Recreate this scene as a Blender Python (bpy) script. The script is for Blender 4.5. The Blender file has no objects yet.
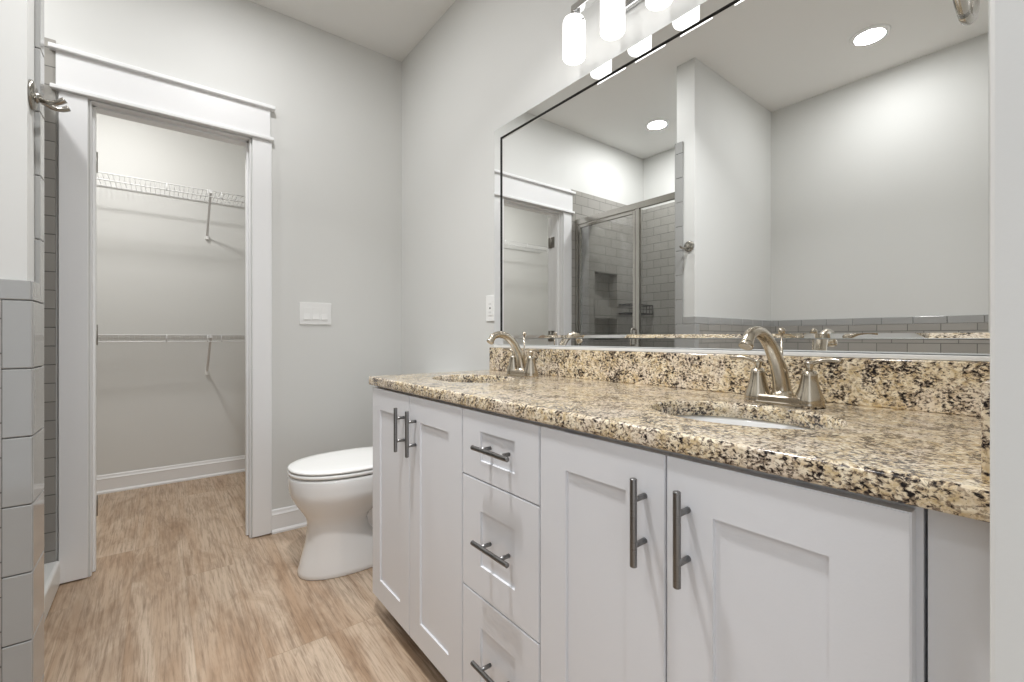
import bpy, bmesh, math, random
from mathutils import Vector, Matrix

# ------------------------------------------------------------------ camera, world, lights, exposure
S = 1.0244                      # camera height in metres; layout constants below are multiples of it
sc = bpy.context.scene
COL = sc.collection
PI = math.pi

cam_d = bpy.data.cameras.new('camera')
cam_d.sensor_width = 36.0
cam_d.lens = 450.04 / 1024 * 36.0
cam_d.shift_y = -3.44 / 1024
cam_d.clip_start = 0.01
cam = bpy.data.objects.new('camera', cam_d)
COL.objects.link(cam)
cam.location = (0, 0, S)
cam.rotation_euler = (PI / 2, 0, -math.radians(38.1125))
sc.camera = cam

world = bpy.data.worlds.new('world')
sc.world = world
world.use_nodes = True
wbg = world.node_tree.nodes['Background']
wbg.inputs[0].default_value = (0.90, 0.945, 1.0, 1)
wbg.inputs[1].default_value = 1.15

sc.view_settings.view_transform = 'Standard'
sc.view_settings.look = 'None'
sc.view_settings.gamma = 1.0
sc.view_settings.use_curve_mapping = False
sc.view_settings.exposure = 0.10


def lamp(name, loc, watts, size, color=(1, .965, .92), rot=(0, 0, 0), spread=PI):
    d = bpy.data.lights.new(name, 'AREA')
    d.shape = 'DISK'
    d.size = size
    d.energy = watts
    d.color = color
    d.spread = spread
    o = bpy.data.objects.new(name, d)
    o.location = loc
    o.rotation_euler = rot
    COL.objects.link(o)
    return o


ZC = 2.678 * S
DOWN = [(-.807 * S, .739 * S), (-.784 * S, 2.078 * S), (.28 * S, 1.86 * S), (.22 * S, .92 * S)]  # nook and shower downlights, then two added fill positions
lamp('nook_downlight_lamp', (DOWN[0][0], DOWN[0][1], ZC - .012), 7, .14, (.985, .99, 1))
lamp('shower_downlight_lamp', (DOWN[1][0], DOWN[1][1], ZC - .012), 10.5, .14, (.985, .99, 1))
lamp('doorway_fill_lamp', (DOWN[2][0], DOWN[2][1], ZC - .012), 9, .14, (.985, .99, 1))  # added fill out of view, brightens back wall and toilet
lamp('vanity_fill_lamp', (DOWN[3][0], DOWN[3][1], ZC - .012), 15, .14, (.985, .99, 1), spread=2.1)  # added fill out of view, brightens the countertop
lamp('closet_lamp', (-.26 * S, 3.1 * S, 2.6 * S), 14.5, .16, (1, .99, .975))

sc.cycles.max_bounces = 12
sc.cycles.diffuse_bounces = 6
sc.cycles.glossy_bounces = 6
sc.cycles.transparent_max_bounces = 12
sc.cycles.caustics_reflective = False
sc.cycles.caustics_refractive = False

# ------------------------------------------------------------------ helpers


def srgb(r, g, b):
    def f(c):
        c /= 255.0
        return c / 12.92 if c <= .04045 else ((c + .055) / 1.055) ** 2.4
    return (f(r), f(g), f(b), 1)


class NT:
    def __init__(self, name):
        self.m = bpy.data.materials.new(name)
        self.m.use_nodes = True
        self.t = self.m.node_tree
        self.p = self.t.nodes['Principled BSDF']
        self.out = self.t.nodes['Material Output']

    def n(self, typ, **kw):
        nd = self.t.nodes.new(typ)
        for k, v in kw.items():
            setattr(nd, k, v)
        return nd

    def l(self, a, b):
        self.t.links.new(a, b)

    def math(self, op, a, b=None, c=None):
        nd = self.n('ShaderNodeMath', operation=op)
        for i, v in enumerate((a, b, c)):
            if v is None:
                continue
            if isinstance(v, (int, float)):
                nd.inputs[i].default_value = v
            else:
                self.l(v, nd.inputs[i])
        return nd.outputs[0]

    def mix(self, fac, a, b, blend='MIX'):
        nd = self.n('ShaderNodeMix', data_type='RGBA', blend_type=blend)
        for i, v in ((0, fac), (6, a), (7, b)):
            if isinstance(v, (int, float, tuple)):
                nd.inputs[i].default_value = v
            else:
                self.l(v, nd.inputs[i])
        return nd.outputs[2]

    def ramp(self, fac, stops):
        nd = self.n('ShaderNodeValToRGB')
        el = nd.color_ramp.elements
        while len(el) < len(stops):
            el.new(.5)
        for e, (p, c) in zip(el, stops):
            e.position = p
            e.color = c if isinstance(c, tuple) else (c, c, c, 1)
        self.l(fac, nd.inputs[0])
        return nd.outputs[0]

    def pos(self):
        return self.n('ShaderNodeNewGeometry').outputs['Position']

    def scaled(self, v, s):
        nd = self.n('ShaderNodeVectorMath', operation='MULTIPLY')
        self.l(v, nd.inputs[0])
        nd.inputs[1].default_value = s
        return nd.outputs[0]

    def noise(self, v, scale, detail=2, rough=.5, dist=0):
        nd = self.n('ShaderNodeTexNoise')
        self.l(v, nd.inputs['Vector'])
        nd.inputs['Scale'].default_value = scale
        nd.inputs['Detail'].default_value = detail
        nd.inputs['Roughness'].default_value = rough
        nd.inputs['Distortion'].default_value = dist
        return nd.outputs[0]

    def bump(self, h, strength, dist):
        nd = self.n('ShaderNodeBump')
        nd.inputs['Strength'].default_value = strength
        nd.inputs['Distance'].default_value = dist
        self.l(h, nd.inputs['Height'])
        self.l(nd.outputs[0], self.p.inputs['Normal'])


def plain(name, col, rough=.5, metal=0.0, coat=0.0, mottle=0.0, scale=30):
    k = NT(name)
    k.p.inputs['Roughness'].default_value = rough
    k.p.inputs['Metallic'].default_value = metal
    k.p.inputs['Coat Weight'].default_value = coat
    k.p.inputs['Coat Roughness'].default_value = .05
    if mottle:
        a = tuple(c * (1 - mottle) for c in col[:3]) + (1,)
        b = tuple(min(1, c * (1 + mottle)) for c in col[:3]) + (1,)
        k.l(k.mix(k.noise(k.pos(), scale, 4), a, b), k.p.inputs['Base Color'])
    else:
        k.p.inputs['Base Color'].default_value = col
    return k.m


def paint(name, col, rough=.55):
    k = NT(name)
    k.p.inputs['Base Color'].default_value = col
    k.p.inputs['Roughness'].default_value = rough
    k.bump(k.noise(k.pos(), 260, 3), .05, .002)
    return k.m


def brushed(name, col, rough, stretch=(4, 4, 160)):
    k = NT(name)
    k.p.inputs['Metallic'].default_value = 1
    nz = k.noise(k.scaled(k.pos(), stretch), 6, 3)
    a = tuple(c * .9 for c in col[:3]) + (1,)
    k.l(k.mix(nz, a, col), k.p.inputs['Base Color'])
    k.l(k.math('MULTIPLY_ADD', nz, .16, rough - .08), k.p.inputs['Roughness'])
    return k.m


def tile(name, axis, w=.152, h=.0765, off=.5, z0=0.0, u0=0.0, base=(158, 155, 149), grout=(92, 90, 86)):
    """glossy grey subway tile; axis 0 = runs along x, 1 = runs along y"""
    k = NT(name)
    sp = k.n('ShaderNodeSeparateXYZ')
    k.l(k.pos(), sp.inputs[0])
    cb = k.n('ShaderNodeCombineXYZ')
    k.l(k.math('ADD', sp.outputs[axis], u0 + 10 * w), cb.inputs[0])
    k.l(k.math('ADD', sp.outputs[2], 10 * h - z0), cb.inputs[1])
    br = k.n('ShaderNodeTexBrick', offset=off, offset_frequency=2, squash=1.0)
    k.l(cb.outputs[0], br.inputs['Vector'])
    b = srgb(*base)
    br.inputs['Color1'].default_value = tuple(c * .93 for c in b[:3]) + (1,)
    br.inputs['Color2'].default_value = tuple(c * 1.05 for c in b[:3]) + (1,)
    br.inputs['Mortar'].default_value = srgb(*grout)
    br.inputs['Scale'].default_value = 1
    br.inputs['Mortar Size'].default_value = .0020
    br.inputs['Mortar Smooth'].default_value = .2
    br.inputs['Bias'].default_value = 0
    br.inputs['Brick Width'].default_value = w
    br.inputs['Row Height'].default_value = h
    k.l(br.outputs['Color'], k.p.inputs['Base Color'])
    k.l(k.math('MULTIPLY_ADD', br.outputs['Fac'], .5, .09), k.p.inputs['Roughness'])
    k.bump(k.math('SUBTRACT', 1.0, br.outputs['Fac']), .5, .002)
    return k.m


def wood_floor():
    k = NT('oak_vinyl_plank')
    sp = k.n('ShaderNodeSeparateXYZ')
    k.l(k.pos(), sp.inputs[0])
    cb = k.n('ShaderNodeCombineXYZ')
    k.l(k.math('ADD', sp.outputs[1], 20.35), cb.inputs[0])
    k.l(k.math('ADD', sp.outputs[0], 20.0 * .181 + .09), cb.inputs[1])
    br = k.n('ShaderNodeTexBrick', offset=.37, offset_frequency=3, squash=1.0)
    k.l(cb.outputs[0], br.inputs['Vector'])
    br.inputs['Color1'].default_value = (0, 0, 0, 1)
    br.inputs['Color2'].default_value = (1, 1, 1, 1)
    br.inputs['Mortar'].default_value = (.5, .5, .5, 1)
    br.inputs['Scale'].default_value = 1
    br.inputs['Mortar Size'].default_value = .0009
    br.inputs['Mortar Smooth'].default_value = .3
    br.inputs['Brick Width'].default_value = 1.22
    br.inputs['Row Height'].default_value = .181
    rnd = k.n('ShaderNodeSeparateColor')
    k.l(br.outputs['Color'], rnd.inputs[0])
    r = rnd.outputs[0]
    gv = k.n('ShaderNodeCombineXYZ')
    k.l(k.math('MULTIPLY_ADD', r, 7.3, sp.outputs[0]), gv.inputs[0])
    k.l(k.math('MULTIPLY_ADD', r, 3.1, k.math('MULTIPLY', sp.outputs[1], .085)), gv.inputs[1])
    k.l(k.math('MULTIPLY', r, 5.0), gv.inputs[2])
    broad = k.noise(gv.outputs[0], 6.5, 5, .6, 1.1)
    fine = k.noise(k.scaled(gv.outputs[0], (1, .55, 1)), 120, 5, .7, .4)
    gv2 = k.n('ShaderNodeCombineXYZ')
    k.l(k.math('MULTIPLY_ADD', r, 2.7, k.math('MULTIPLY', sp.outputs[0], 7.5)), gv2.inputs[0])
    k.l(k.math('MULTIPLY_ADD', r, 9.1, k.math('MULTIPLY', sp.outputs[1], .8)), gv2.inputs[1])
    knots = k.noise(gv2.outputs[0], 1.6, 2, .5, 1.8)
    rings = k.math('PINGPONG', k.math('MULTIPLY', knots, 17.0), 1.0)
    ringm = k.math('MULTIPLY', k.ramp(knots, [(.50, 0.0), (.62, 1.0)]), k.ramp(rings, [(.35, 0.0), (.95, 1.0)]))
    pale, mid, dark = srgb(202, 182, 160), srgb(178, 151, 125), srgb(100, 75, 54)
    c = k.mix(k.ramp(broad, [(.36, 0.0), (.60, 1.0)]), mid, pale)
    patch = k.noise(k.scaled(k.pos(), (2.2, .8, 1)), 3.4, 4, .65, .8)
    c = k.mix(k.math('MULTIPLY', k.ramp(patch, [(.46, 0.0), (.66, 1.0)]), .6), c, srgb(148, 119, 92))
    c = k.mix(k.math('MULTIPLY', k.ramp(fine, [(.45, 0.0), (.68, 1.0)]), .6), c, dark)
    c = k.mix(k.math('MULTIPLY', ringm, .3), c, dark)
    c = k.mix(k.math('MULTIPLY_ADD', r, .16, .0), c, srgb(160, 128, 98))
    c = k.mix(k.math('MULTIPLY', br.outputs['Fac'], .28), c, srgb(96, 78, 60))
    k.l(c, k.p.inputs['Base Color'])
    k.l(k.math('MULTIPLY_ADD', fine, .18, .34), k.p.inputs['Roughness'])
    k.bump(fine, .12, .0015)
    return k.m


def granite():
    k = NT('speckled_granite')
    p = k.pos()
    big = k.noise(p, 9, 3, .55, .8)
    med = k.noise(p, 75, 4, .6, .6)
    fl = k.noise(k.scaled(p, (1, .8, 1.15)), 185, 4, .62, .5)
    fl2 = k.noise(k.scaled(p, (1, .75, 1.1)), 220, 3, .6, .3)
    clump = k.noise(p, 22, 3, .6, 1.0)
    c = k.mix(k.ramp(med, [(.38, 0.0), (.60, 1.0)]), srgb(206, 183, 141), srgb(245, 233, 208))
    c = k.mix(k.math('MULTIPLY', k.ramp(big, [(.47, 0.0), (.60, 1.0)]), .6), c, srgb(232, 220, 206))
    c = k.mix(k.math('MULTIPLY', k.ramp(fl2, [(.53, 0.0), (.60, 1.0)]), .7), c, srgb(152, 132, 108))
    # dark flecks gather in drifts
    th = k.math('MULTIPLY_ADD', k.math('SUBTRACT', clump, .5), .5, fl)
    c = k.mix(k.math('MULTIPLY', k.ramp(th, [(.497, 0.0), (.543, 1.0)]), .82), c, srgb(112, 94, 80))
    c = k.mix(k.ramp(th, [(.572, 0.0), (.612, 1.0)]), c, srgb(36, 32, 33))
    k.l(c, k.p.inputs['Base Color'])
    k.p.inputs['Roughness'].default_value = .13
    return k.m


def glass(name, tint=(.975, .98, .975, 1)):
    k = NT(name)
    k.t.nodes.remove(k.p)
    tr = k.n('ShaderNodeBsdfTransparent')
    tr.inputs[0].default_value = tint
    gl = k.n('ShaderNodeBsdfGlossy')
    gl.inputs['Roughness'].default_value = .02
    fr = k.n('ShaderNodeFresnel')
    fr.inputs[0].default_value = 1.45
    mx = k.n('ShaderNodeMixShader')
    k.l(k.math('MULTIPLY', fr.outputs[0], .8), mx.inputs[0])
    k.l(tr.outputs[0], mx.inputs[1])
    k.l(gl.outputs[0], mx.inputs[2])
    k.l(mx.outputs[0], k.out.inputs[0])
    return k.m


def glow(name, col, strength):
    k = NT(name)
    k.p.inputs['Base Color'].default_value = (.9, .9, .9, 1)
    k.p.inputs['Roughness'].default_value = .35
    k.p.inputs['Emission Color'].default_value = col
    k.p.inputs['Emission Strength'].default_value = strength
    return k.m


WALL = paint('greige_wall_paint', srgb(212, 212, 209))
CEIL = paint('ceiling_paint', srgb(232, 231, 228), .7)
TRIM = paint('white_trim_paint', srgb(232, 232, 232), .35)
CAB = paint('white_cabinet_paint', srgb(222, 223, 226), .35)
KICK = plain('toe_kick_shade_brown', srgb(96, 84, 72), .6)  # dark brown paints in the shade under the cabinet doors
FLOOR = wood_floor()
GRAN = granite()
TILE_X = tile('grey_subway_tile_along_x', 0, z0=-.005)
TILE_Y = tile('grey_subway_tile_along_y', 1, z0=-.005)
TRIMT = plain('grey_glazed_trim_tile', srgb(160, 160, 158), .1, 0, .3, .04, 14)
GROUT = plain('grey_grout', srgb(104, 103, 100), .9)
SHOWERPAN = plain('white_acrylic', srgb(225, 225, 222), .3)
PORC = plain('white_porcelain', srgb(236, 236, 235), .06, 0, .5)
SEATM = plain('white_toilet_seat_plastic', srgb(238, 238, 236), .22)
NICK = brushed('champagne_brushed_nickel', srgb(198, 188, 172), .2)
SNICK = brushed('satin_nickel', srgb(198, 195, 188), .22)
HOOKN = brushed('dark_satin_nickel', srgb(158, 154, 146), .24)
STEEL = brushed('brushed_stainless', srgb(138, 137, 136), .30)
CHROME = plain('chrome', srgb(215, 215, 215), .08, 1)
DARKN = plain('dark_nickel', srgb(140, 136, 130), .3, 1)
MIRR = plain('mirror_silvering', (.92, .93, .925, 1), .0, 1)
BLACKE = plain('dark_mirror_edge', srgb(40, 40, 40), .4)
WIRE = plain('white_vinyl_wire', srgb(222, 222, 222), .4)
PLAST = plain('white_plastic', srgb(232, 232, 230), .3)
SLOT = plain('grey_slot', srgb(120, 120, 118), .6)
BRONZE = plain('oil_rubbed_bronze_wire', srgb(46, 42, 40), .4, .7)
GLASS = glass('clear_shower_glass')
SHADE = glow('lit_opal_glass', (1, .995, .99, 1), 1.45)
DIFF = glow('lit_downlight_lens', (1, .98, .95, 1), 9.0)


def box(bm, x0, x1, y0, y1, z0, z1, mi=0, bev=0, seg=2):
    if x0 > x1: x0, x1 = x1, x0
    if y0 > y1: y0, y1 = y1, y0
    if z0 > z1: z0, z1 = z1, z0
    t = bmesh.new()
    vs = [t.verts.new(p) for p in ((x0, y0, z0), (x1, y0, z0), (x1, y1, z0), (x0, y1, z0),
                                   (x0, y0, z1), (x1, y0, z1), (x1, y1, z1), (x0, y1, z1))]
    for f in ((3, 2, 1, 0), (4, 5, 6, 7), (0, 1, 5, 4), (1, 2, 6, 5), (2, 3, 7, 6), (3, 0, 4, 7)):
        t.faces.new([vs[i] for i in f])
    if bev:
        bmesh.ops.bevel(t, geom=t.edges[:], offset=bev, segments=seg, affect='EDGES', profile=.5)
    merge(bm, t, mi)


def merge(bm, t, mi=0, mat=None):
    if mat is not None:
        t.transform(mat)
    mp = {}
    for v in t.verts:
        mp[v] = bm.verts.new(v.co)
    for f in t.faces:
        nf = bm.faces.new([mp[v] for v in f.verts])
        nf.material_index = mi
        nf.smooth = f.smooth
    t.free()


def tube(bm, pts, rad, seg=10, caps=True, mi=0):
    pts = [Vector(p) for p in pts]
    rs = rad if isinstance(rad, (list, tuple)) else [rad] * len(pts)
    rings = []
    up = None
    for i, p in enumerate(pts):
        a = pts[max(i - 1, 0)]
        b = pts[min(i + 1, len(pts) - 1)]
        d = (b - a).normalized()
        if up is None:
            up = Vector((0, 0, 1)) if abs(d.z) < .9 else Vector((1, 0, 0))
        s = d.cross(up).normalized()
        up = s.cross(d).normalized()
        rings.append([bm.verts.new(p + rs[i] * (math.cos(2 * PI * j / seg) * s + math.sin(2 * PI * j / seg) * up))
                      for j in range(seg)])
    for r0, r1 in zip(rings, rings[1:]):
        for j in range(seg):
            f = bm.faces.new((r0[j], r1[j], r1[(j + 1) % seg], r0[(j + 1) % seg]))
            f.smooth = True
            f.material_index = mi
    if caps:
        f = bm.faces.new(rings[0]); f.material_index = mi
        f = bm.faces.new(rings[-1][::-1]); f.material_index = mi


def lathe(bm, prof, c, axis='z', seg=28, mi=0, cap0=True, cap1=True):
    """prof: list of (radius, height) along axis from point c"""
    c = Vector(c)
    ax = {'z': (Vector((1, 0, 0)), Vector((0, 1, 0)), Vector((0, 0, 1))),
          'x': (Vector((0, 1, 0)), Vector((0, 0, 1)), Vector((1, 0, 0))),
          'y': (Vector((0, 0, 1)), Vector((1, 0, 0)), Vector((0, 1, 0)))}[axis]
    rings = []
    for r, h in prof:
        r = max(r, 1e-5)
        rings.append([bm.verts.new(c + ax[2] * h + r * (math.cos(2 * PI * j / seg) * ax[0] + math.sin(2 * PI * j / seg) * ax[1]))
                      for j in range(seg)])
    for r0, r1 in zip(rings, rings[1:]):
        for j in range(seg):
            f = bm.faces.new((r0[j], r0[(j + 1) % seg], r1[(j + 1) % seg], r1[j]))
            f.smooth = True
            f.material_index = mi
    if cap0: bm.faces.new(rings[0][::-1]).material_index = mi
    if cap1: bm.faces.new(rings[-1]).material_index = mi


def loft(bm, rings, cap0=True, cap1=True, smooth=True, mi=0):
    vr = [[bm.verts.new(p) for p in r] for r in rings]
    n = len(vr[0])
    for r0, r1 in zip(vr, vr[1:]):
        for j in range(n):
            f = bm.faces.new((r0[j], r0[(j + 1) % n], r1[(j + 1) % n], r1[j]))
            f.smooth = smooth
            f.material_index = mi
    if cap0: bm.faces.new(vr[0][::-1]).material_index = mi
    if cap1: bm.faces.new(vr[-1]).material_index = mi


def smooth_path(pts, n=6):
    """Catmull-Rom through pts"""
    P = [Vector(p) for p in pts]
    P = [2 * P[0] - P[1]] + P + [2 * P[-1] - P[-2]]
    out = []
    for i in range(1, len(P) - 2):
        for k in range(n):
            t = k / n
            a, b, c, d = P[i - 1:i + 3]
            out.append(.5 * ((2 * b) + (c - a) * t + (2 * a - 5 * b + 4 * c - d) * t * t + (3 * b - a - 3 * c + d) * t ** 3))
    out.append(P[-2])
    return out


def lerp_list(vals, n):
    out = []
    for i in range(len(vals) - 1):
        for k in range(n):
            out.append(vals[i] + (vals[i + 1] - vals[i]) * k / n)
    return out + [vals[-1]]


def root_loc(o):
    while o.parent is not None:
        o = o.parent
    return o.location


def thing(name, label, cat, loc, group=None):
    o = bpy.data.objects.new(name, None)
    o.empty_display_size = .05
    COL.objects.link(o)
    o.location = loc
    o['label'] = label
    o['category'] = cat
    if group:
        o['group'] = group
    return o


def part(name, bm, mats, parent=None, label=None, kind=None, fix=True):
    """link bm (world coordinates) as one mesh object"""
    if fix:
        bmesh.ops.recalc_face_normals(bm, faces=bm.faces[:])
    if parent is not None:
        bm.transform(Matrix.Translation(-Vector(root_loc(parent))))
    me = bpy.data.meshes.new(name)
    bm.to_mesh(me)
    bm.free()
    for m in (mats if isinstance(mats, (list, tuple)) else [mats]):
        me.materials.append(m)
    o = bpy.data.objects.new(name, me)
    COL.objects.link(o)
    if parent is not None:
        o.parent = parent
    if label:
        o['label'] = label
    if kind:
        o['kind'] = kind
    return o


def struct(name, bm, mats, label, cat, parent=None):
    o = part(name, bm, mats, parent)
    if parent is None:
        o['kind'] = 'structure'
        o['label'] = label
        o['category'] = cat
    return o


def copy_thing(root, delta, label):
    r = root.copy()
    COL.objects.link(r)
    r.location = Vector(root.location) + Vector(delta)
    r['label'] = label
    for ch in list(root.children):
        c = ch.copy()
        COL.objects.link(c)
        c.parent = r
        for g in list(ch.children):
            d = g.copy()
            COL.objects.link(d)
            d.parent = c
    return r


# ------------------------------------------------------------------ layout (metres)
XW = 1.162 * S                 # vanity wall
YB = 2.570 * S                 # back wall (room face)
YBI = 2.685 * S                # back wall (closet face)
YC = 3.896 * S                 # closet back wall
XL = -1.29 * S                 # left wall (nook and shower)
YF = .0437 * S                 # short wall by the doorway
XJ = .480 * S                  # its free end
XP, YP0, YP1 = -.2196 * S, 1.445 * S, 1.563 * S      # partition: end face, near face, shower face
DX0, DX1, DZ = -.226 * S, .359 * S, 1.992 * S        # closet doorway
TZ = 2.197 * S                 # top of the shower tile
WZ = 1.126 * S                 # top of the tile wainscot
NX0, NX1, NZ0, NZ1, NZS = -.906 * S, -.595 * S, .99 * S, 1.566 * S, 1.165 * S   # shower niche
TT = .010                      # tile thickness
CW = .0866 * S                 # casing width

# ---- room shell
bm = bmesh.new(); box(bm, XL - .12, XW + .12, YF - 1.6, YC + .1, -.06, 0)
struct('floor', bm, FLOOR, 'light oak wood-look plank floor running from bathroom into closet', 'floor')
bm = bmesh.new(); box(bm, XL - .12, XW + .12, YF - .12, YC + .1, ZC, ZC + .08)
struct('ceiling', bm, CEIL, 'smooth pale grey ceiling over the bathroom', 'ceiling')
bm = bmesh.new(); box(bm, XW, XW + .12, YF - .12, YC + .1, 0, ZC)
struct('wall_right', bm, WALL, 'greige wall behind the vanity and mirror', 'wall')
bm = bmesh.new(); box(bm, XL - .12, XL, YF - .12, YC + .1, 0, ZC)
struct('wall_left', bm, WALL, 'greige wall of the nook seen in the mirror', 'wall')
bm = bmesh.new()
box(bm, DX1, XW, YB, YBI, 0, ZC)
box(bm, DX0, DX1, YB, YBI, DZ, ZC)
box(bm, NX1, DX0, YB, YBI, 0, ZC)
box(bm, XL, NX0, YB, YBI, 0, ZC)
box(bm, NX0, NX1, YB, YBI, 0, NZ0)
box(bm, NX0, NX1, YB, YBI, NZ1, ZC)
box(bm, NX0, NX1, YB + .09, YBI, NZ0, NZ1)
struct('wall_back', bm, WALL, 'greige wall with the closet doorway in it', 'wall')
bm = bmesh.new(); box(bm, XL, XP - TT, YP0, YP1, 0, ZC)
struct('wall_partition', bm, WALL, 'greige partition wall end beside the shower with a robe hook', 'wall')
bm = bmesh.new(); box(bm, XL, XW, YC, YC + .1, 0, ZC)
struct('wall_closet', bm, WALL, 'pale wall at the back of the closet behind wire shelves', 'wall')
bm = bmesh.new(); box(bm, XJ, XW, YF - .11, YF, 0, ZC, bev=.003)
struct('wall_front', bm, WALL, 'pale wall edge beside the camera at the right side', 'wall')
bm = bmesh.new(); box(bm, XL, -.62, YF - .11, YF, 0, ZC); box(bm, -.62, XJ, YF - .11, YF, 2.3, ZC)
struct('wall_front_left', bm, WALL, 'greige wall around the doorway behind the camera', 'wall')

# ---- tile
bm = bmesh.new()
tx1 = -.3277 * S
yb = YB - TT
box(bm, NX1, tx1, yb, YB, 0, TZ); box(bm, XL, NX0, yb, YB, 0, TZ)
box(bm, NX0, NX1, yb, YB, 0, NZ0); box(bm, NX0, NX1, yb, YB, NZ1, TZ)
box(bm, NX0, NX1, YB + .082, YB + .09, NZ0, NZ1)
box(bm, NX0, NX1, yb, YB + .082, NZ0 - .012, NZ0 + .008)
box(bm, NX0, NX1, yb, YB + .082, NZS, NZS + .1)
box(bm, NX0, NX0 + .008, yb, YB + .082, NZ0, NZ1); box(bm, NX1 - .008, NX1, yb, YB + .082, NZ0, NZ1)
box(bm, NX0, NX1, yb, YB + .082, NZ1 - .008, NZ1)
struct('trim_1', bm, TILE_X, 'grey subway tile with a recessed niche on the shower back wall', 'tile')
bm = bmesh.new(); box(bm, XL, XL + TT, YP1 + TT, yb, 0, TZ)
struct('trim_2', bm, TILE_Y, 'grey subway tile on the far side wall of the shower', 'tile')
bm = bmesh.new(); box(bm, XL + TT, XP - .05, YP1, YP1 + TT, 0, TZ)
struct('trim_3', bm, TILE_X, 'grey subway tile on the shower face of the partition', 'tile')
BT = .0455                     # bullnose trim width
xpf = XP - .002
bm = bmesh.new(); box(bm, XL + TT, xpf - BT, YP0 - TT, YP0, 0, WZ - BT)
struct('trim_4', bm, TILE_X, 'grey subway tile wainscot on the near face of the partition', 'tile')
bm = bmesh.new(); box(bm, XL, XL + TT, YF, YP0, 0, WZ - BT)
struct('trim_5', bm, TILE_Y, 'grey subway tile wainscot on the nook wall', 'tile')


def trim_run(name, segs, label):
    """bullnose pieces: segs = list of boxes, on a grout backing"""
    b = bmesh.new()
    for s in segs:
        box(b, *s, bev=.002, seg=2)
    return struct(name, b, TRIMT, label, 'tile')


H6 = .1533
ztop = WZ - BT
segs = []
z = ztop
while z > 0:
    segs.append((xpf - BT, xpf + .001, YP0 - TT, YP0, max(0, z - H6) + .001, z - .001)); z -= H6
x = xpf
while x > XL + TT:
    segs.append((max(XL + TT, x - H6) + .001, x - .001, YP0 - TT, YP0, ztop + .001, WZ)); x -= H6
trim_run('trim_6', segs, 'bullnose edge tiles capping the near partition wainscot')
segs = []
y = YF
while y < YP0 - TT:
    segs.append((XL, XL + TT, y + .001, min(YP0 - TT, y + H6) - .001, ztop + .001, WZ)); y += H6
trim_run('trim_7', segs, 'bullnose edge tiles capping the nook wainscot')
# end face of the partition: full width below the cap, a narrow strip above it
segs = []
z = ztop
while z > 0:
    segs.append((XP - TT, XP, YP0 - .003, YP1 + .003, max(0, z - H6) + .001, z - .001)); z -= H6
segs.append((XP - TT, XP, YP0 - .003, YP1 + .003 - .05, ztop + .001, WZ))
z = ztop
while z < TZ:
    segs.append((XP - TT, XP, YP1 - .046, YP1 + .004, z + .001, min(z + H6, TZ + .004) - .001)); z += H6
trim_run('trim_8', segs, 'grey bullnose tiles on the end of the partition wall')
segs = []
z = 0
while z < TZ:
    segs.append((XP - .05, XP - .002, YP1, YP1 + TT, z + .001, min(z + H6, TZ + .004) - .001)); z += H6
trim_run('trim_9', segs, 'bullnose edge tiles on the shower corner of the partition')

# ---- shower pan and curb
CX0, CX1 = -.425 * S, -.313 * S
bm = bmesh.new(); box(bm, XL + TT, CX0, YP1 + TT, yb, 0, .035, bev=.004)
struct('floor_shower', bm, SHOWERPAN, 'white shower floor behind the curb', 'floor')
bm = bmesh.new(); box(bm, CX0, CX1, YP1 + TT, yb, 0, .105, bev=.012, seg=3)
struct('trim_10', bm, SHOWERPAN, 'white shower curb under the shower door', 'curb')

# ---- closet door casing
cy0 = YB - .018
bm = bmesh.new()
box(bm, DX0 - .006 - CW, DX0 - .006, cy0, YB, .006, DZ + .004, bev=.002)
box(bm, DX1 + .006, DX1 + .006 + CW, cy0, YB, .006, DZ + .004, bev=.002)
box(bm, -.326 * S, .4445 * S, cy0 - .004, YB, 2.012 * S, 2.154 * S, bev=.002)
box(bm, -.342 * S, .4605 * S, cy0 - .016, YB, 1.996 * S, 2.014 * S, bev=.004, seg=3)
box(bm, -.346 * S, .4645 * S, cy0 - .022, YB, 2.153 * S, 2.172 * S, bev=.004, seg=3)
struct('trim_11', bm, TRIM, 'white craftsman casing and header around the closet doorway', 'casing')
bm = bmesh.new()
JT = .016
box(bm, DX0, DX0 + .004, YB - .004, YBI + .004, .004, DZ)
box(bm, DX1 - .004, DX1, YB - .004, YBI + .004, .004, DZ)
box(bm, DX0, DX1, YB - .004, YBI + .004, DZ - .004, DZ)
for a, b in ((DX0 + .004, DX0 + .014), (DX1 - .014, DX1 - .004)):
    box(bm, a, b, YB + .035, YB + .068, .004, DZ - .004, bev=.0015)
box(bm, DX0 + .004, DX1 - .004, YB + .035, YB + .068, DZ - .014, DZ - .004, bev=.0015)
struct('trim_12', bm, TRIM, 'white door jamb lining the closet doorway', 'jamb')

# ---- baseboards


def baseboard(name, x0, x1, y, label):
    b = bmesh.new()
    h = .121
    prof = [(0, 0), (.022, 0), (.022, .010), (.016, .018), (.013, .020), (.013, h - .030), (.015, h - .026), (.009, h - .016), (.007, h - .004), (.003, h), (0, h)]
    vs0 = [b.verts.new((x0, y - d, zz)) for d, zz in prof]
    vs1 = [b.verts.new((x1, y - d, zz)) for d, zz in prof]
    n = len(prof)
    for i in range(n):
        b.faces.new((vs0[i], vs0[(i + 1) % n], vs1[(i + 1) % n], vs1[i]))
    b.faces.new(vs0); b.faces.new(vs1[::-1])
    return struct(name, b, TRIM, label, 'baseboard')


baseboard('baseboard_back', DX1 + .007 + CW, XW, YB, 'white moulded baseboard between closet casing and vanity wall')
baseboard('baseboard_closet', XL, XW, YC, 'white moulded baseboard along the closet back wall')

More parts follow.
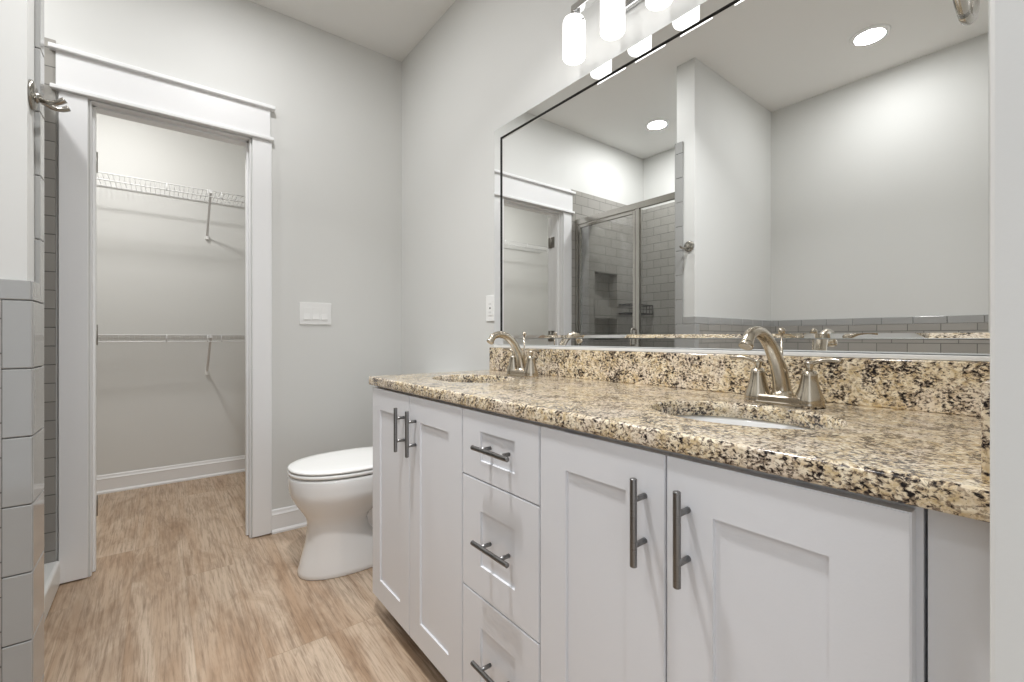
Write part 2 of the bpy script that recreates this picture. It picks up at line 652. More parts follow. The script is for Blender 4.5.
# ---- closet door, folded back inside the closet
dr = thing('door_1', 'white closet door swung open into the closet', 'door', (DX0, YBI + .01, 0))
dr['kind'] = 'structure'
bm = bmesh.new()
dy0, dy1 = YBI + .008, YBI + .043
dxa, dxb = DX0 - .60, DX0 + .002
box(bm, dxa, dxb, dy0, dy1, .012, DZ - .01, bev=.002)
for za, zb in ((.25, .95), (1.08, 1.86)):
    for d in (dy0 - .0, dy1):
        box(bm, dxa + .12, dxb - .12, d - .003, d + .003, za, zb, bev=.0025)
part('door_panel', bm, TRIM, dr)
for zc in (.26 * S, 1.012 * S, 1.772 * S):
    bm = bmesh.new()
    hx, hy = DX0 + .009, YBI + .004
    tube(bm, [(hx, hy, zc - .046), (hx, hy, zc + .046)], .0055, 10)
    box(bm, DX0 + .0035, DX0 + .007, YBI - .034, hy, zc - .044, zc + .044)
    box(bm, DX0 + .0015, DX0 + .005, hy, dy1 - .004, zc - .044, zc + .044)
    part('hinge', bm, DARKN, dr, 'dark metal hinge')

# ------------------------------------------------------------------ vanity cabinets
XD = .609 * S                  # door faces
XBX = XD + .020                # cabinet box front
ZCB = .828 * S                 # underside of counter
ZD0, ZD1 = .0767 * S, .8195 * S


def front(b, y0, y1, z0, z1, stile, rail):
    """shaker front: y0<y1; faces -X"""
    rec = .0052
    yi0, yi1, zi0, zi1 = y0 + stile, y1 - stile, z0 + rail, z1 - rail
    t = bmesh.new()
    A = [(XD, y0, z0), (XD, y1, z0), (XD, y1, z1), (XD, y0, z1)]
    B = [(XD, yi0, zi0), (XD, yi1, zi0), (XD, yi1, zi1), (XD, yi0, zi1)]
    e = .0008
    Cc = [(XD + rec, yi0 + e, zi0 + e), (XD + rec, yi1 - e, zi0 + e), (XD + rec, yi1 - e, zi1 - e), (XD + rec, yi0 + e, zi1 - e)]
    D = [(XBX - .001, y0, z0), (XBX - .001, y1, z0), (XBX - .001, y1, z1), (XBX - .001, y0, z1)]
    vs = [[t.verts.new(p) for p in L] for L in (A, B, Cc, D)]
    for i in range(4):
        j = (i + 1) % 4
        t.faces.new((vs[0][i], vs[0][j], vs[1][j], vs[1][i]))
        t.faces.new((vs[1][i], vs[1][j], vs[2][j], vs[2][i]))
        t.faces.new((vs[0][j], vs[0][i], vs[3][i], vs[3][j]))
    t.faces.new(vs[2]); t.faces.new(vs[3][::-1])
    bmesh.ops.recalc_face_normals(t, faces=t.faces[:])
    edges = [ed for ed in t.edges if all(abs(v.co.x - XD) < 1e-6 for v in ed.verts) and
             (all(v in vs[0] for v in ed.verts))]
    bmesh.ops.bevel(t, geom=edges, offset=.0015, segments=2, affect='EDGES')
    merge(b, t)


def bar_pull(parent, y, z, vert):
    b = bmesh.new()
    L, cc, so, r = .0705, .0365, .030, .0058
    ax = Vector((0, 0, 1)) if vert else Vector((0, 1, 0))
    c = Vector((XD - so, y, z))
    e = .0012
    tube(b, [c - ax * L, c - ax * (L - e), c - ax * (L - e * 1.01), c + ax * (L - e * 1.01), c + ax * (L - e), c + ax * L],
         [r - e, r, r, r, r, r - e], 16)
    for s in (-1, 1):
        p = c + ax * cc * s
        tube(b, [p, (XD + .0005, p.y, p.z)], .0048, 12)
    return part('handle', b, STEEL, parent, 'brushed steel bar pull')


Y = [1.597 * S, 1.290 * S, .9815 * S, .6855 * S, .396 * S, .109 * S, YF]
g = .0016


def cabinet_box(parent, y0, y1, left_open=False):
    b = bmesh.new()
    xa, xb, ya, yb_, za, zb_ = XBX, XW - .002, y0 + .0005, y1 - .0005, .095, ZCB - .001
    for q in ((xa, xb, ya, ya + .016, za, zb_), (xa, xb, yb_ - .016, yb_, za, zb_), (xa, xa + .012, ya + .016, yb_ - .016, za, zb_),
              (xb - .008, xb, ya + .016, yb_ - .016, za, zb_), (xa + .012, xb - .008, ya + .016, yb_ - .016, za, za + .016)):
        box(b, *q)
    part('carcass', b, CAB, parent)
    b = bmesh.new()
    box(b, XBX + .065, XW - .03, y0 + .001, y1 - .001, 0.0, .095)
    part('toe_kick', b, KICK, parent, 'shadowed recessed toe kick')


cab = thing('vanity_cabinet', 'white two-door shaker base cabinet beside the toilet', 'cabinet', (XD, (Y[0] + Y[2]) / 2, 0), 'vanity base cabinets')
cabinet_box(cab, Y[2], Y[0])
ST = .0745
for (a, b_, hy) in ((Y[1], Y[0], 1.327 * S), (Y[2], Y[1], 1.245 * S)):
    bm = bmesh.new(); front(bm, a + g, b_ - g, ZD0, ZD1, ST * .95, ST)
    d = part('door', bm, CAB, cab)
    bar_pull(d, hy, .7125 * S, True)

cab = thing('drawer_cabinet', 'white vanity cabinet with a stack of three drawers', 'cabinet', (XD, (Y[2] + Y[3]) / 2, 0), 'vanity base cabinets')
cabinet_box(cab, Y[3], Y[2])
for z0, z1, hz in ((.0767, .3740, .235), (.3765, .6545, .5175), (.657, .8195, .7415)):
    bm = bmesh.new()
    front(bm, Y[3] + g, Y[2] - g, z0 * S, z1 * S, ST * 1.1, ST if z1 < .8 else .047)
    d = part('drawer', bm, CAB, cab)
    bar_pull(d, (Y[2] + Y[3]) / 2 - .011, hz * S, False)

cab = thing('vanity_cabinet', 'white two-door shaker base cabinet under the nearer sink with filler strip', 'cabinet', (XD, (Y[3] + Y[5]) / 2, 0), 'vanity base cabinets')
cabinet_box(cab, Y[5] - .005, Y[3])
for (a, b_, hy) in ((Y[4], Y[3], .4335 * S), (Y[5], Y[4], .3590 * S)):
    bm = bmesh.new(); front(bm, a + g, b_ - g, ZD0, ZD1, ST, ST)
    d = part('door', bm, CAB, cab)
    bar_pull(d, hy, .7125 * S, True)
bm = bmesh.new(); box(bm, XBX + .003, XW - .01, Y[6] + .001, Y[5] - .0075, .0, ZCB - .001)
part('filler_strip', bm, CAB, cab)

# ------------------------------------------------------------------ countertop
XC0, ZT, YL = .6015 * S, .8591 * S, 1.617 * S
XC1 = XW - .001
SX, SRX, SRY = .856 * S, .129 * S, .166 * S
SY = [.403 * S, 1.312 * S]
ct = thing('vanity_countertop', 'speckled cream and black granite countertop with two oval sink cutouts', 'countertop', (XC0, YL / 2, ZCB))


def slab(bm, x0, x1, y0, y1, z0, z1, hole):
    cx, cy, rx, ry = hole
    cor = [math.atan2(py - cy, px - cx) for px in (x0, x1) for py in (y0, y1)]
    an = sorted([2 * PI * i / 72 - PI for i in range(72)] + cor)
    inn, out = [], []
    for a in an:
        dx, dy = math.cos(a), math.sin(a)
        k = min([(x1 - cx) / dx if dx > 1e-9 else 9e9, (x0 - cx) / dx if dx < -1e-9 else 9e9,
                 (y1 - cy) / dy if dy > 1e-9 else 9e9, (y0 - cy) / dy if dy < -1e-9 else 9e9])
        out.append((cx + dx * k, cy + dy * k))
        q = 1 / math.hypot(dx / rx, dy / ry)
        inn.append((cx + dx * q, cy + dy * q))
    n = len(an)
    ie = .003
    ti = [bm.verts.new((cx + (p[0] - cx) * (1 + ie / rx), cy + (p[1] - cy) * (1 + ie / ry), z1)) for p in inn]
    t2 = [bm.verts.new((p[0], p[1], z1 - ie)) for p in inn]
    to = [bm.verts.new((p[0], p[1], z1)) for p in out]
    bi = [bm.verts.new((p[0], p[1], z0)) for p in inn]
    bo = [bm.verts.new((p[0], p[1], z0)) for p in out]
    for i in range(n):
        j = (i + 1) % n
        bm.faces.new((ti[i], to[i], to[j], ti[j]))
        bm.faces.new((bi[j], bo[j], bo[i], bi[i]))
        f = bm.faces.new((t2[i], ti[i], ti[j], t2[j])); f.smooth = True
        f = bm.faces.new((bi[i], t2[i], t2[j], bi[j])); f.smooth = True


bm = bmesh.new()
yb0, yb1 = YF + .001, YL
ym1, ym2 = SY[0] + .30, SY[1] - .28
XE = XC0 + .006
slab(bm, XE, XC1, yb0, ym1, ZCB, ZT, (SX, SY[0], SRX, SRY))
slab(bm, XE, XC1, ym2, yb1 - .006, ZCB, ZT, (SX, SY[1], SRX, SRY))


def q4(*ps):
    return bm.faces.new([bm.verts.new(p) for p in ps])


q4((XE, ym1, ZT), (XC1, ym1, ZT), (XC1, ym2, ZT), (XE, ym2, ZT))
q4((XE, ym2, ZCB), (XC1, ym2, ZCB), (XC1, ym1, ZCB), (XE, ym1, ZCB))
# eased front and left end edges
pr = []
for i in range(5):
    a = PI / 2 * i / 4
    pr.append((.006 * math.sin(a), ZT - .006 + .006 * math.cos(a)))
for i in range(5):
    a = PI / 2 * i / 4
    pr.append((.006 * math.cos(a), ZCB + .006 - .006 * math.sin(a)))
yl2 = yb1 - .006
rows = []
for d, zz in pr:
    ring = [(XE - d, yb0, zz), (XE - d, yl2, zz)]
    for i in range(1, 5):
        a = PI / 2 * i / 5
        ring.append((XE - d * math.cos(a), yl2 + d * math.sin(a), zz))
    ring += [(XE, yl2 + d, zz), (XC1, yl2 + d, zz)]
    rows.append([bm.verts.new(p) for p in ring])
for r0, r1 in zip(rows, rows[1:]):
    for i in range(len(r0) - 1):
        f = bm.faces.new((r0[i], r0[i + 1], r1[i + 1], r1[i])); f.smooth = True
bmesh.ops.remove_doubles(bm, verts=bm.verts[:], dist=1e-5)
top = part('worktop', bm, GRAN, ct)
bm = bmesh.new(); box(bm, XW - .021, XW - .001, YF + .001, YL, ZT, .9569 * S, bev=.0025)
part('backsplash', bm, GRAN, ct)
bm = bmesh.new(); box(bm, .625 * S, XW - .0215, YF + .001, .0626 * S, ZT, .957 * S, bev=.0025)
part('side_splash', bm, GRAN, ct)

# ------------------------------------------------------------------ sinks
sk = thing('undermount_sink', 'white oval undermount sink at the nearer, right end of the granite counter', 'sink', (SX, SY[0], ZCB), 'undermount sinks')
bm = bmesh.new()
N = 56
prof = [(1.14, -.001), (1.03, -.001), (1.01, -.006), (.99, -.03), (.95, -.07), (.86, -.105), (.66, -.128), (.38, -.138), (.11, -.142)]
rings = [[(SX + SRX * k * math.cos(2 * PI * i / N), SY[0] + SRY * k * math.sin(2 * PI * i / N), ZCB + zz) for i in range(N)] for k, zz in prof]
under = [[(SX + SRX * k * math.cos(2 * PI * i / N), SY[0] + SRY * k * math.sin(2 * PI * i / N), ZCB + zz) for i in range(N)]
         for k, zz in ((1.14, -.012), (1.04, -.014), (1.01, -.07), (.92, -.115), (.7, -.14), (.11, -.155))]
loft(bm, under[::-1] + rings, True, True)
bowl = part('basin', bm, PORC, sk)
bm = bmesh.new()
lathe(bm, [(.024, -.1425), (.024, -.1385), (.018, -.1380), (.016, -.1405), (.003, -.1405)], (SX, SY[0], ZCB))
part('drain', bm, CHROME, sk)
copy_thing(sk, (0, SY[1] - SY[0], 0), 'oval undermount sink at the far end of the counter near the toilet')

# ------------------------------------------------------------------ faucets
FX, FY = 1.037 * S, .3955 * S
fa = thing('faucet', 'champagne nickel two-handle faucet behind the nearer, right sink', 'faucet', (FX, FY, ZT + .0004), 'bathroom faucets')
bm = bmesh.new()


def stadium(hx, hy, z, n=10):
    out = []
    for s in (1, -1):
        for i in range(n + 1):
            a = -PI / 2 + PI * i / n if s == 1 else PI / 2 + PI * i / n
            # along y: centre offset
            out.append((FX + hx * math.sin(a) * -1, FY + s * (hy - hx) + hx * math.cos(a), z))
    return out


loft(bm, [stadium(.0275, .078, ZT + .0004), stadium(.0275, .078, ZT + .005), stadium(.0255, .076, ZT + .007), stadium(.0250, .0755, ZT + .017),
          stadium(.0225, .073, ZT + .020)], smooth=False)
part('base_plate', bm, NICK, fa)
bm = bmesh.new()
sp_pts = [(1.037, .872, 0), (1.036, .895, .001), (1.030, .925, .003), (1.018, .955, .006), (.999, .984, .009), (.972, 1.0045, .011), (.944, 1.011, .013), (.918, 1.004, .014), (.905, .987, .0145)]
path = smooth_path([(x * S, FY + dy * S, z * S) for x, z, dy in sp_pts], 5)
rr = lerp_list([.0205, .0176, .0160, .0150, .0140, .0131, .0124, .0119, .0117], 5)
tube(bm, path, rr, 20)
e = Vector(path[-1]); dv = (Vector(path[-1]) - Vector(path[-2])).normalized()
tube(bm, [e - dv * .004, e - dv * .001, e + dv * .006, e + dv * .007], [.0118, .0134, .0134, .0118], 20)
lathe(bm, [(.023, 0), (.023, .003), (.0205, .006), (.0195, .012)], (FX, FY, ZT + .018))
part('spout', bm, NICK, fa)
for s in (1, -1):
    hy = FY + s * .0510
    bm = bmesh.new()
    lathe(bm, [(.0280, 0), (.0280, .006), (.0270, .010), (.0276, .013), (.0270, .016), (.0248, .024), (.0198, .038), (.0165, .052), (.0148, .064), (.0152, .068),
               (.0138, .070), (.0128, .0735), (.0075, .076)], (FX, hy, ZT + .0004), seg=32)
    hb = part('handle', bm, NICK, fa)
    bm = bmesh.new()
    zc = ZT + .0755
    lathe(bm, [(.0075, 0), (.0062, .004), (.0070, .009), (.0098, .014), (.0098, .018), (.006, .0215)], (FX, hy, zc - .001), seg=20)
    lp = smooth_path([(FX, hy + s * .004, zc + .014), (FX - .003, hy + s * .022, zc + .0215), (FX - .005, hy + s * .042, zc + .0235), (FX - .006, hy + s * .058, zc + .0215)], 4)
    tube(bm, lp, lerp_list([.0052, .0042, .0046, .0050], 4), 12)
    part('lever', bm, NICK, hb)
bm = bmesh.new()
rx_, ry_ = 1.054 * S, .4035 * S
tube(bm, [(rx_, ry_, ZT + .002), (rx_, ry_, 1.008 * S)], .0026, 10)
lathe(bm, [(.0028, 0), (.0062, .003), (.0080, .008), (.0062, .013), (.001, .0155)], (rx_, ry_, 1.0065 * S), seg=18)
part('lift_rod', bm, NICK, fa)
copy_thing(fa, (.014 * S, .884 * S, 0), 'champagne nickel two-handle faucet at the far sink near the toilet')

# ------------------------------------------------------------------ mirror
XM = 1.147 * S
mi = thing('wall_mirror', 'large wide mirror with mirrored border strips above the granite backsplash', 'mirror', (XW, .84 * S, .965 * S))
mY0, mY1, mZ0, mZ1 = .0945 * S, 1.5385 * S, .998 * S, 1.851 * S      # central plate
FW = .049
bm = bmesh.new()


def rect(x, y0, y1, z0, z1):
    return [(x, y0, z0), (x, y1, z0), (x, y1, z1), (x, y0, z1)]


bw, bd = .0112, .0026
loft(bm, [rect(XM + bd, mY0, mY1, mZ0, mZ1), rect(XM, mY0 + bw, mY1 - bw, mZ0 + bw, mZ1 - bw)], False, True, smooth=False)
loft(bm, [rect(XW - .006, mY0, mY1, mZ0, mZ1), rect(XM + bd, mY0, mY1, mZ0, mZ1)], True, False, smooth=False, mi=1)
part('mirror_plate', bm, [MIRR, BLACKE], mi)
bm = bmesh.new()
bt = .9675 * S
g2 = .0015
o0, o1, p0, p1 = max(mY0 - g2 - FW, YF + .002), mY1 + g2 + FW, bt, mZ1 + g2 + FW
XFm = XM - .0025
ob = .006
R0 = rect(XW - .001, o0, o1, p0, p1)
R1 = rect(XFm + .004, o0, o1, p0, p1)
R2 = rect(XFm, o0 + ob, o1 - ob, p0 + .004, p1 - ob)
R3 = rect(XFm, mY0 - g2, mY1 + g2, mZ0 - g2, mZ1 + g2)
R4 = rect(XW - .006, mY0 - g2, mY1 + g2, mZ0 - g2, mZ1 + g2)
vr = [[bm.verts.new(p) for p in r] for r in (R0, R1, R2, R3, R4)]
for k in range(4):
    for i in range(4):
        j = (i + 1) % 4
        f = bm.faces.new((vr[k][i], vr[k][j], vr[k + 1][j], vr[k + 1][i]))
        f.material_index = 1 if k == 3 and i != 0 else 0
part('frame', bm, [MIRR, BLACKE], mi)
bm = bmesh.new(); box(bm, XFm - .001, XW - .001, o0, o1, .957 * S + .0005, bt - .0003, bev=.0015)
part('bottom_channel', bm, PLAST, mi, 'white channel under the mirror')

# ------------------------------------------------------------------ vanity light
SHX = 1.078 * S
LY = [1.0425 * S, .882 * S, .7205 * S, .559 * S]
vl = thing('vanity_light', 'chrome vanity light bar with frosted white glass cylinder shades above mirror', 'light', (XW, .80 * S, 2.1 * S))
bm = bmesh.new()
zb = 2.078 * S
box(bm, SHX - .014, SHX + .014, LY[-1] - .012, LY[0] + .002, zb - .012, zb + .012, bev=.003)
part('bar', bm, CHROME, vl)
bm = bmesh.new()
box(bm, XW - .018, XW - .0005, .80 * S - .11, .80 * S + .11, zb - .055, zb + .055, bev=.006)
box(bm, SHX + .01, XW - .016, .80 * S - .02, .80 * S + .02, zb - .010, zb + .010, bev=.003)
part('backplate', bm, CHROME, vl)
SZ0, SZ1 = 1.919 * S, 2.052 * S
for y in LY:
    bm = bmesh.new()
    lathe(bm, [(.012, 0), (.020, -.006), (.022, -.020), (.030, -.022), (.030, -.027)], (SHX, y, zb - .011))
    for s in (-1, 1):
        tube(bm, [(SHX, y + s * .030, SZ1 - .022), (SHX, y + s * .043, SZ1 - .022)], .0035, 10)
    hold = part('lamp_holder', bm, CHROME, vl)
    bm = bmesh.new()
    r = .0378
    lathe(bm, [(r - .004, .012), (r - .004, .003), (r - .002, 0), (r, .004), (r, SZ1 - SZ0 - .014), (r - .004, SZ1 - SZ0 - .004), (r - .012, SZ1 - SZ0), (.02, SZ1 - SZ0)],
          (SHX, y, SZ0), seg=36)
    part('glass_shade', bm, SHADE, vl)

# ------------------------------------------------------------------ recessed ceiling lights; the last two are unseen, added as fill
for (x, y), lab in zip(DOWN, ('round recessed ceiling light over the nook, larger one in the mirror', 'round recessed ceiling light over the shower seen in the mirror', 'added round recessed fill light in front of the closet doorway, out of view', 'added round recessed fill light over the floor in front of the vanity, out of view')):
    rl = thing('recessed_light', lab, 'light', (x, y, ZC), 'recessed ceiling lights')
    bm = bmesh.new()
    lathe(bm, [(.063, -.002), (.068, -.007), (.088, -.005), (.094, -.0008), (.094, 0)], (x, y, ZC - .0002), seg=40, cap0=False, cap1=False)
    part('trim_ring', bm, PLAST, rl)
    bm = bmesh.new()
    lathe(bm, [(.0632, -.0015), (.0632, -.0055), (.03, -.0065)], (x, y, ZC), seg=40)
    part('lens', bm, DIFF, rl)
# closet ceiling light
cl = thing('flush_light', 'round white flush light on the closet ceiling', 'light', (-.26 * S, 3.1 * S, ZC))
bm = bmesh.new()
lathe(bm, [(.13, 0), (.13, -.018), (.125, -.022), (.11, -.022)], (-.26 * S, 3.1 * S, ZC), seg=40)
part('base', bm, PLAST, cl)
bm = bmesh.new()
lathe(bm, [(.118, -.022), (.112, -.042), (.085, -.058), (.04, -.066), (.004, -.067)], (-.26 * S, 3.1 * S, ZC), seg=40)
part('diffuser', bm, DIFF, cl)

# ------------------------------------------------------------------ toilet
TY = 2.035 * S
to = thing('toilet', 'white elongated toilet standing between the vanity and the back wall', 'toilet', (.8, TY, 0))


def egg(xf, xb, hw, z, n=44, e=2.25, bias=.54):
    cx = xf + (xb - xf) * bias
    out = []
    for i in range(n):
        a = 2 * PI * i / n
        c, s = math.cos(a), math.sin(a)
        ex = e if c < 0 else 2.8
        px = math.copysign(abs(c) ** (2 / ex), c)
        py = math.copysign(abs(s) ** (2 / ex), s)
        out.append((cx + px * ((xb - cx) if c > 0 else (cx - xf)), TY + hw * py, z))
    return out


bm = bmesh.new()
secs = [(0, .472, .90, .1225), (.004, .468, .905, .1255), (.02, .470, .90, .1245), (.07, .484, .855, .116), (.13, .500, .80, .108), (.18, .508, .765, .104), (.215, .508, .757, .105),
        (.24, .502, .77, .112), (.27, .484, .81, .131), (.30, .464, .86, .154), (.33, .447, .91, .174), (.352, .438, .945, .186), (.372, .4345, .955, .189), (.40, .434, .96, .190),
        (.422, .433, .96, .190), (.430, .435, .958, .188), (.433, .442, .95, .182)]
loft(bm, [egg(a, b_, w, z) for z, a, b_, w in secs])
part('bowl', bm, PORC, to)
bm = bmesh.new()   # narrower trapway body behind the pedestal front
loft(bm, [egg(.62, 1.05, w, z, e=2.4) for z, w in ((0, .112), (.012, .114), (.03, .108), (.05, .074), (.12, .066), (.22, .070), (.30, .085), (.36, .11))])
part('trapway', bm, PORC, to)
for sd in (-1, 1):
    bm = bmesh.new()
    lathe(bm, [(.014, 0), (.014, .008), (.010, .018), (.003, .021)], (.80, TY + sd * .088, .030), seg=16)
    part('bolt_cap', bm, SEATM, to)
bm = bmesh.new()
loft(bm, [egg(.436, .93, .184, .4375), egg(.432, .935, .189, .440), egg(.432, .935, .189, .4505), egg(.438, .93, .183, .4530)])
part('seat', bm, SEATM, to)
bm = bmesh.new()
loft(bm, [egg(.437, .94, .184, .4565), egg(.432, .945, .189, .459), egg(.432, .945, .189, .464), egg(.438, .94, .183, .4685), egg(.466, .92, .158, .4700), egg(.55, .86, .09, .4708)])
part('lid', bm, SEATM, to)
bm = bmesh.new()
box(bm, .925, .965, TY - .095, TY - .055, .432, .47, bev=.006)
part('seat_hinge', bm, SEATM, to)
bm = bmesh.new()
box(bm, .925, .965, TY + .055, TY + .095, .432, .47, bev=.006)
part('seat_hinge', bm, SEATM, to)
bm = bmesh.new()


def rrect(x0, x1, hw, z, r=.04, n=6):
    out = []
    for cx, cy, a0 in ((x1 - r, TY + hw - r, 0), (x0 + r, TY + hw - r, PI / 2), (x0 + r, TY - hw + r, PI), (x1 - r, TY - hw + r, 1.5 * PI)):
        for i in range(n + 1):
            a = a0 + PI / 2 * i / n
            out.append((cx + r * math.cos(a), cy + r * math.sin(a), z))
    return out


loft(bm, [rrect(.96, 1.155, .19, .40), rrect(.945, 1.165, .205, .43), rrect(.935, 1.172, .222, .60), rrect(.932, 1.172, .226, .752)])
part('tank', bm, PORC, to)
bm = bmesh.new()
loft(bm, [rrect(.924, 1.178, .234, .7525), rrect(.920, 1.18, .238, .757), rrect(.920, 1.18, .238, .780), rrect(.928, 1.174, .230, .790)])
part('tank_lid', bm, PORC, to)
bm = bmesh.new()
lathe(bm, [(.014, 0), (.014, -.008), (.009, -.012), (.009, -.02)], (.934, TY + .16, .70), 'x', 18)
tube(bm, [(.917, TY + .16, .70), (.914, TY + .13, .697), (.914, TY + .08, .692)], [.006, .007, .008], 10)
part('flush_lever', bm, CHROME, to)
bm = bmesh.new(); loft(bm, [rrect(.93, 1.15, .11, .30), rrect(.93, 1.15, .12, .402)]); part('tank_support', bm, PORC, to)

# ------------------------------------------------------------------ closet wire shelves


def wire_shelf(zt_, label, foot_dz):
    yf_, yb_ = 3.60 * S, YC - .006
    x0, x1 = -1.20, 1.10
    lip = .043
    sh = thing('wire_shelf', label, 'shelf', (0, YC, zt_), 'closet wire shelves')
    b = bmesh.new()
    k = x0 + .0127
    while k < x1:
        tube(b, [(k, yb_, zt_), (k, yf_, zt_), (k, yf_ - .001, zt_ - lip)], .0013, 5)
        k += .0254
    part('wire_deck', b, WIRE, sh)
    for nm, yy, zz in (('rail', yb_ - .004, zt_ - .004), ('rail', (yf_ + yb_) / 2, zt_ - .004), ('rail', yf_ - .003, zt_ - .001), ('rail', yf_ - .004, zt_ - lip)):
        b = bmesh.new()
        tube(b, [(x0, yy, zz), (x1, yy, zz)], .0033, 8)
        part(nm, b, WIRE, sh)
    for bx in (-.37, .278):
        b = bmesh.new()
        zf = zt_ - foot_dz
        y_f = YC - .012
        fx = bx
        dvec = Vector((0, yf_ - y_f, zt_ - .008 - zf))
        nrm = Vector((0, -dvec.z, dvec.y)).normalized() * .003
        ring = []
        for p in (Vector((0, y_f, zf)), Vector((0, yf_, zt_ - .008))):
            ring.append([(fx - .007, p.y - nrm.y, p.z - nrm.z), (fx + .007, p.y - nrm.y, p.z - nrm.z), (fx + .007, p.y + nrm.y, p.z + nrm.z), (fx - .007, p.y + nrm.y, p.z + nrm.z)])
        loft(b, ring, smooth=False)
        box(b, fx - .010, fx + .010, yf_ - .010, yf_ + .006, zt_ - .020, zt_ + .004, bev=.002)
        br = part('support_brace', b, WIRE, sh)
        b = bmesh.new()
        box(b, fx - .010, fx + .010, YC - .022, YC - .0005, zf - .022, zf + .012, bev=.003)
        part('wall_clip', b, PLAST, br)
    for hx in (-.75, -.45, .04, .26, .34, .65):
        b = bmesh.new()
        tube(b, [(hx, yf_ - .007, zt_ + .002), (hx, yf_ - .0075, zt_ - lip - .006)], .0026, 6)
        part('lip_clip', b, WIRE, sh)
    return sh


wire_shelf(1.979 * S, 'upper white wire shelf with front lip on the closet back wall', .256 * S)
wire_shelf(1.016 * S, 'lower white wire shelf with front lip, at switch height in closet', .262 * S)

# ------------------------------------------------------------------ switch and outlet
sx0, sx1, sz0, sz1 = .5845 * S, .7465 * S, 1.070 * S, 1.189 * S
sw = thing('light_switch', 'white three-gang rocker switch plate on wall right of closet doorway', 'switch', ((sx0 + sx1) / 2, YB, (sz0 + sz1) / 2))
bm = bmesh.new()
box(bm, sx0, sx1, YB - .0065, YB, sz0, sz1, bev=.002)
part('plate', bm, PLAST, sw)
for i in (-1, 0, 1):
    cx = (sx0 + sx1) / 2 + i * .046
    zc = (sz0 + sz1) / 2
    bm = bmesh.new()
    t = bmesh.new()
    pr = [(YB - .0060, zc - .0335), (YB - .0115, zc - .033), (YB - .0078, zc), (YB - .0075, zc + .033), (YB - .0060, zc + .0335)]
    a = [t.verts.new((cx - .0165, y, zz)) for y, zz in pr]
    b_ = [t.verts.new((cx + .0165, y, zz)) for y, zz in pr]
    for k in range(len(pr)):
        m2 = (k + 1) % len(pr)
        t.faces.new((a[k], a[m2], b_[m2], b_[k]))
    t.faces.new(a); t.faces.new(b_[::-1])
    merge(bm, t)
    part('rocker', bm, PLAST, sw)
oy0, oy1, oz0, oz1 = 1.594 * S, 1.664 * S, 1.072 * S, 1.188 * S
ou = thing('outlet', 'white electrical outlet plate on vanity wall beside the mirror', 'outlet', (XW, (oy0 + oy1) / 2, (oz0 + oz1) / 2))
bm = bmesh.new(); box(bm, XW - .006, XW, oy0, oy1, oz0, oz1, bev=.002)
part('plate', bm, PLAST, ou)
oc = (oy0 + oy1) / 2
ozc = (oz0 + oz1) / 2
bm = bmesh.new(); box(bm, XW - .0085, XW - .005, oc - .0165, oc + .0165, ozc - .0335, ozc + .0335, bev=.001)
rc = part('receptacle', bm, PLAST, ou)
bm = bmesh.new()
for s in (-1, 1):
    for d in (-.006, .006):
        box(bm, XW - .0088, XW - .008, oc + d - .001, oc + d + .001, ozc + s * .019 - .004, ozc + s * .019 + .004)
box(bm, XW - .0088, XW - .008, oc - .006, oc + .006, ozc - .004, ozc + .004)
part('slots', bm, SLOT, rc)

# ------------------------------------------------------------------ robe hook on the partition end
hx, hyy, hz = XP - TT, YP0 + .0365, 1.552 * S
ho = thing('robe_hook', 'nickel double robe hook on the partition end beside shower', 'hook', (hx, hyy, hz))
bm = bmesh.new()
lathe(bm, [(.0335, 0), (.0335, .003), (.030, .0075), (.018, .010)], (hx, hyy, hz), 'x', 36)
lathe(bm, [(.013, .006), (.012, .012), (.007, .018)], (hx, hyy, hz - .004), 'x', 20)
part('plate', bm, HOOKN, ho)
for s in (-1, 1):
    bm = bmesh.new()
    pth = smooth_path([(hx + .012, hyy, hz - .004), (hx + .022, hyy + s * .006, hz - .010), (hx + .036, hyy + s * .015, hz - .014), (hx + .050, hyy + s * .022, hz - .010), (hx + .060, hyy + s * .025, hz - .003)], 4)
    tube(bm, pth, lerp_list([.0065, .0055, .0052, .0062, .0068], 4), 12)
    part('prong', bm, HOOKN, ho)

# ------------------------------------------------------------------ towel ring on the short wall
ty, tz0 = .079 * S, 1.340 * S
RR = .078
tcx = .665 * S
tr = thing('towel_ring', 'round chrome towel ring hanging over the counter at the right', 'towel ring', (tcx, YF, tz0 + 2 * RR))
bm = bmesh.new()
pts = [(tcx + RR * math.sin(2 * PI * i / 48), ty, tz0 + RR - RR * math.cos(2 * PI * i / 48)) for i in range(49)]
tube(bm, pts, .0052, 12)
part('ring', bm, SNICK, tr)
bm = bmesh.new()
lathe(bm, [(.027, 0), (.027, .006), (.022, .011), (.011, .014), (.010, ty - YF + .010), (.006, ty - YF + .014)], (tcx, YF, tz0 + 2 * RR + .002), 'y', 24)
part('mount', bm, SNICK, tr)

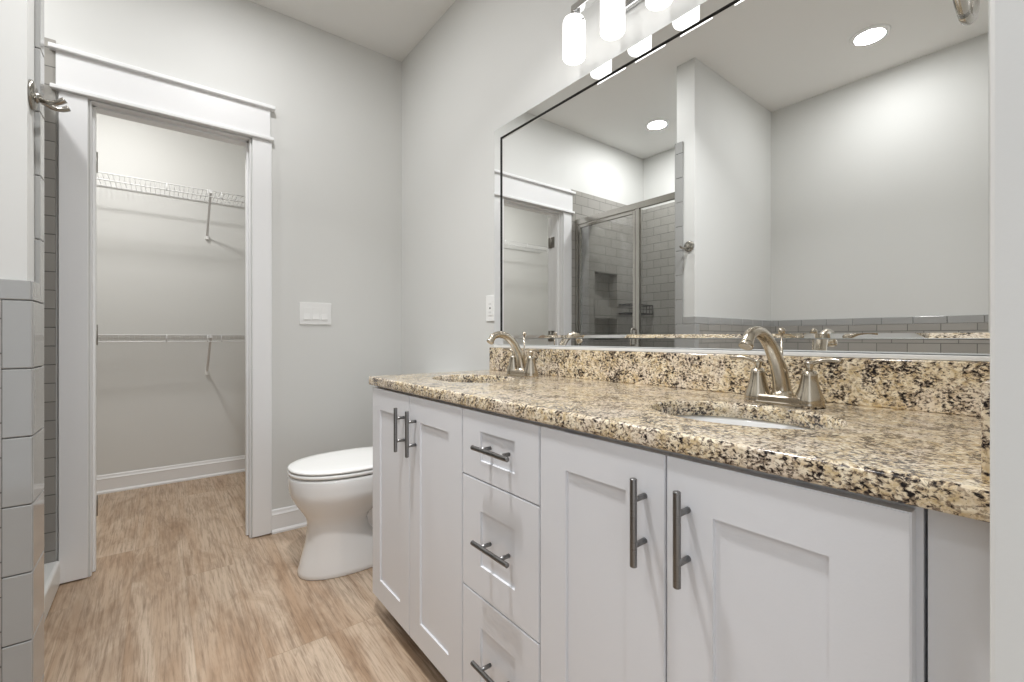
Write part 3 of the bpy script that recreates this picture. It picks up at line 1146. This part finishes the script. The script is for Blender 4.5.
# ------------------------------------------------------------------ shower enclosure
XG = -.376 * S
sh = thing('shower_enclosure', 'nickel framed glass shower door and fixed panel, seen in mirror', 'shower enclosure', (XG, YP1, .105))
Y0g, Y1g = YP1 + TT, yb
FT = 1.955 * S
fw = .014
ymid = 1.955 * S
zc0 = .105
bm = bmesh.new(); box(bm, XG - fw, XG + fw, Y0g, Y1g, FT - .045, FT, bev=.003); part('header', bm, SNICK, sh)
bm = bmesh.new(); box(bm, XG - fw, XG + fw, Y0g, Y1g, zc0, zc0 + .028, bev=.003); part('sill', bm, SNICK, sh)
for a, b_ in ((Y0g, Y0g + .028), (Y1g - .028, Y1g)):
    bm = bmesh.new(); box(bm, XG - fw, XG + fw, a, b_, zc0 + .028, FT - .045, bev=.003); part('jamb', bm, SNICK, sh)
bm = bmesh.new(); box(bm, XG - fw, XG + fw, ymid - .016, ymid + .016, zc0 + .028, FT - .045, bev=.003); part('mullion', bm, SNICK, sh)
bm = bmesh.new(); box(bm, XG - .003, XG + .003, Y0g + .028, ymid - .016, zc0 + .028, FT - .045); part('fixed_glass', bm, GLASS, sh)
dY0, dY1, dZ0, dZ1 = ymid + .020, Y1g - .032, zc0 + .034, FT - .052
bm = bmesh.new()
fr = .022
for a in ((dY0, dY0 + fr, dZ0, dZ1), (dY1 - fr, dY1, dZ0, dZ1), (dY0 + fr, dY1 - fr, dZ0, dZ0 + fr), (dY0 + fr, dY1 - fr, dZ1 - fr, dZ1)):
    box(bm, XG - .009, XG + .011, *a, bev=.002)
dd = part('door_frame', bm, SNICK, sh)
bm = bmesh.new(); box(bm, XG - .002, XG + .002, dY0 + fr, dY1 - fr, dZ0 + fr, dZ1 - fr); part('door_glass', bm, GLASS, dd)
bm = bmesh.new()
hyb = dY0 + .011
tube(bm, smooth_path([(XG + .010, hyb, .945 * S), (XG + .040, hyb, .952 * S), (XG + .042, hyb, 1.0 * S), (XG + .040, hyb, 1.055 * S), (XG + .010, hyb, 1.062 * S)], 4), .007, 12)
part('pull_handle', bm, SNICK, dd)

# corner caddy inside the shower
cx0, cyb = XL + TT, yb
cad = thing('shower_caddy', 'dark wire basket shelf in the back corner of the shower, beside the niche', 'caddy', (cx0, cyb, 1.21 * S))
L_, D_ = .36, .115
zl, zh = 1.215 * S, 1.292 * S
xa, xb = cx0 + .012, cx0 + .012 + L_
ya, yc = cyb - .006 - D_, cyb - .006
for zz in (zl, zh):
    bm = bmesh.new()
    tube(bm, [(xa, yc, zz), (xa, ya + .02, zz), (xa + .006, ya + .006, zz), (xa + .02, ya, zz), (xb - .02, ya, zz), (xb - .006, ya + .006, zz), (xb, ya + .02, zz), (xb, yc, zz), (xa, yc, zz)], .0045, 8)
    part('rim', bm, BRONZE, cad)
bm = bmesh.new()
n = 14
for i in range(n + 1):
    x = xa + .008 + (L_ - .016) * i / n
    tube(bm, [(x, yc, zl), (x, ya + .003, zl)], .0024, 6)
    if i % 2 == 0:
        tube(bm, [(x, ya + .003, zl), (x, ya + .003, zh)], .0024, 6)
tube(bm, [(xa, ya + .02, (zl + zh) / 2), (xa + .02, ya, (zl + zh) / 2), (xb - .02, ya, (zl + zh) / 2), (xb, ya + .02, (zl + zh) / 2)], .0026, 6)
part('wire_basket', bm, BRONZE, cad)
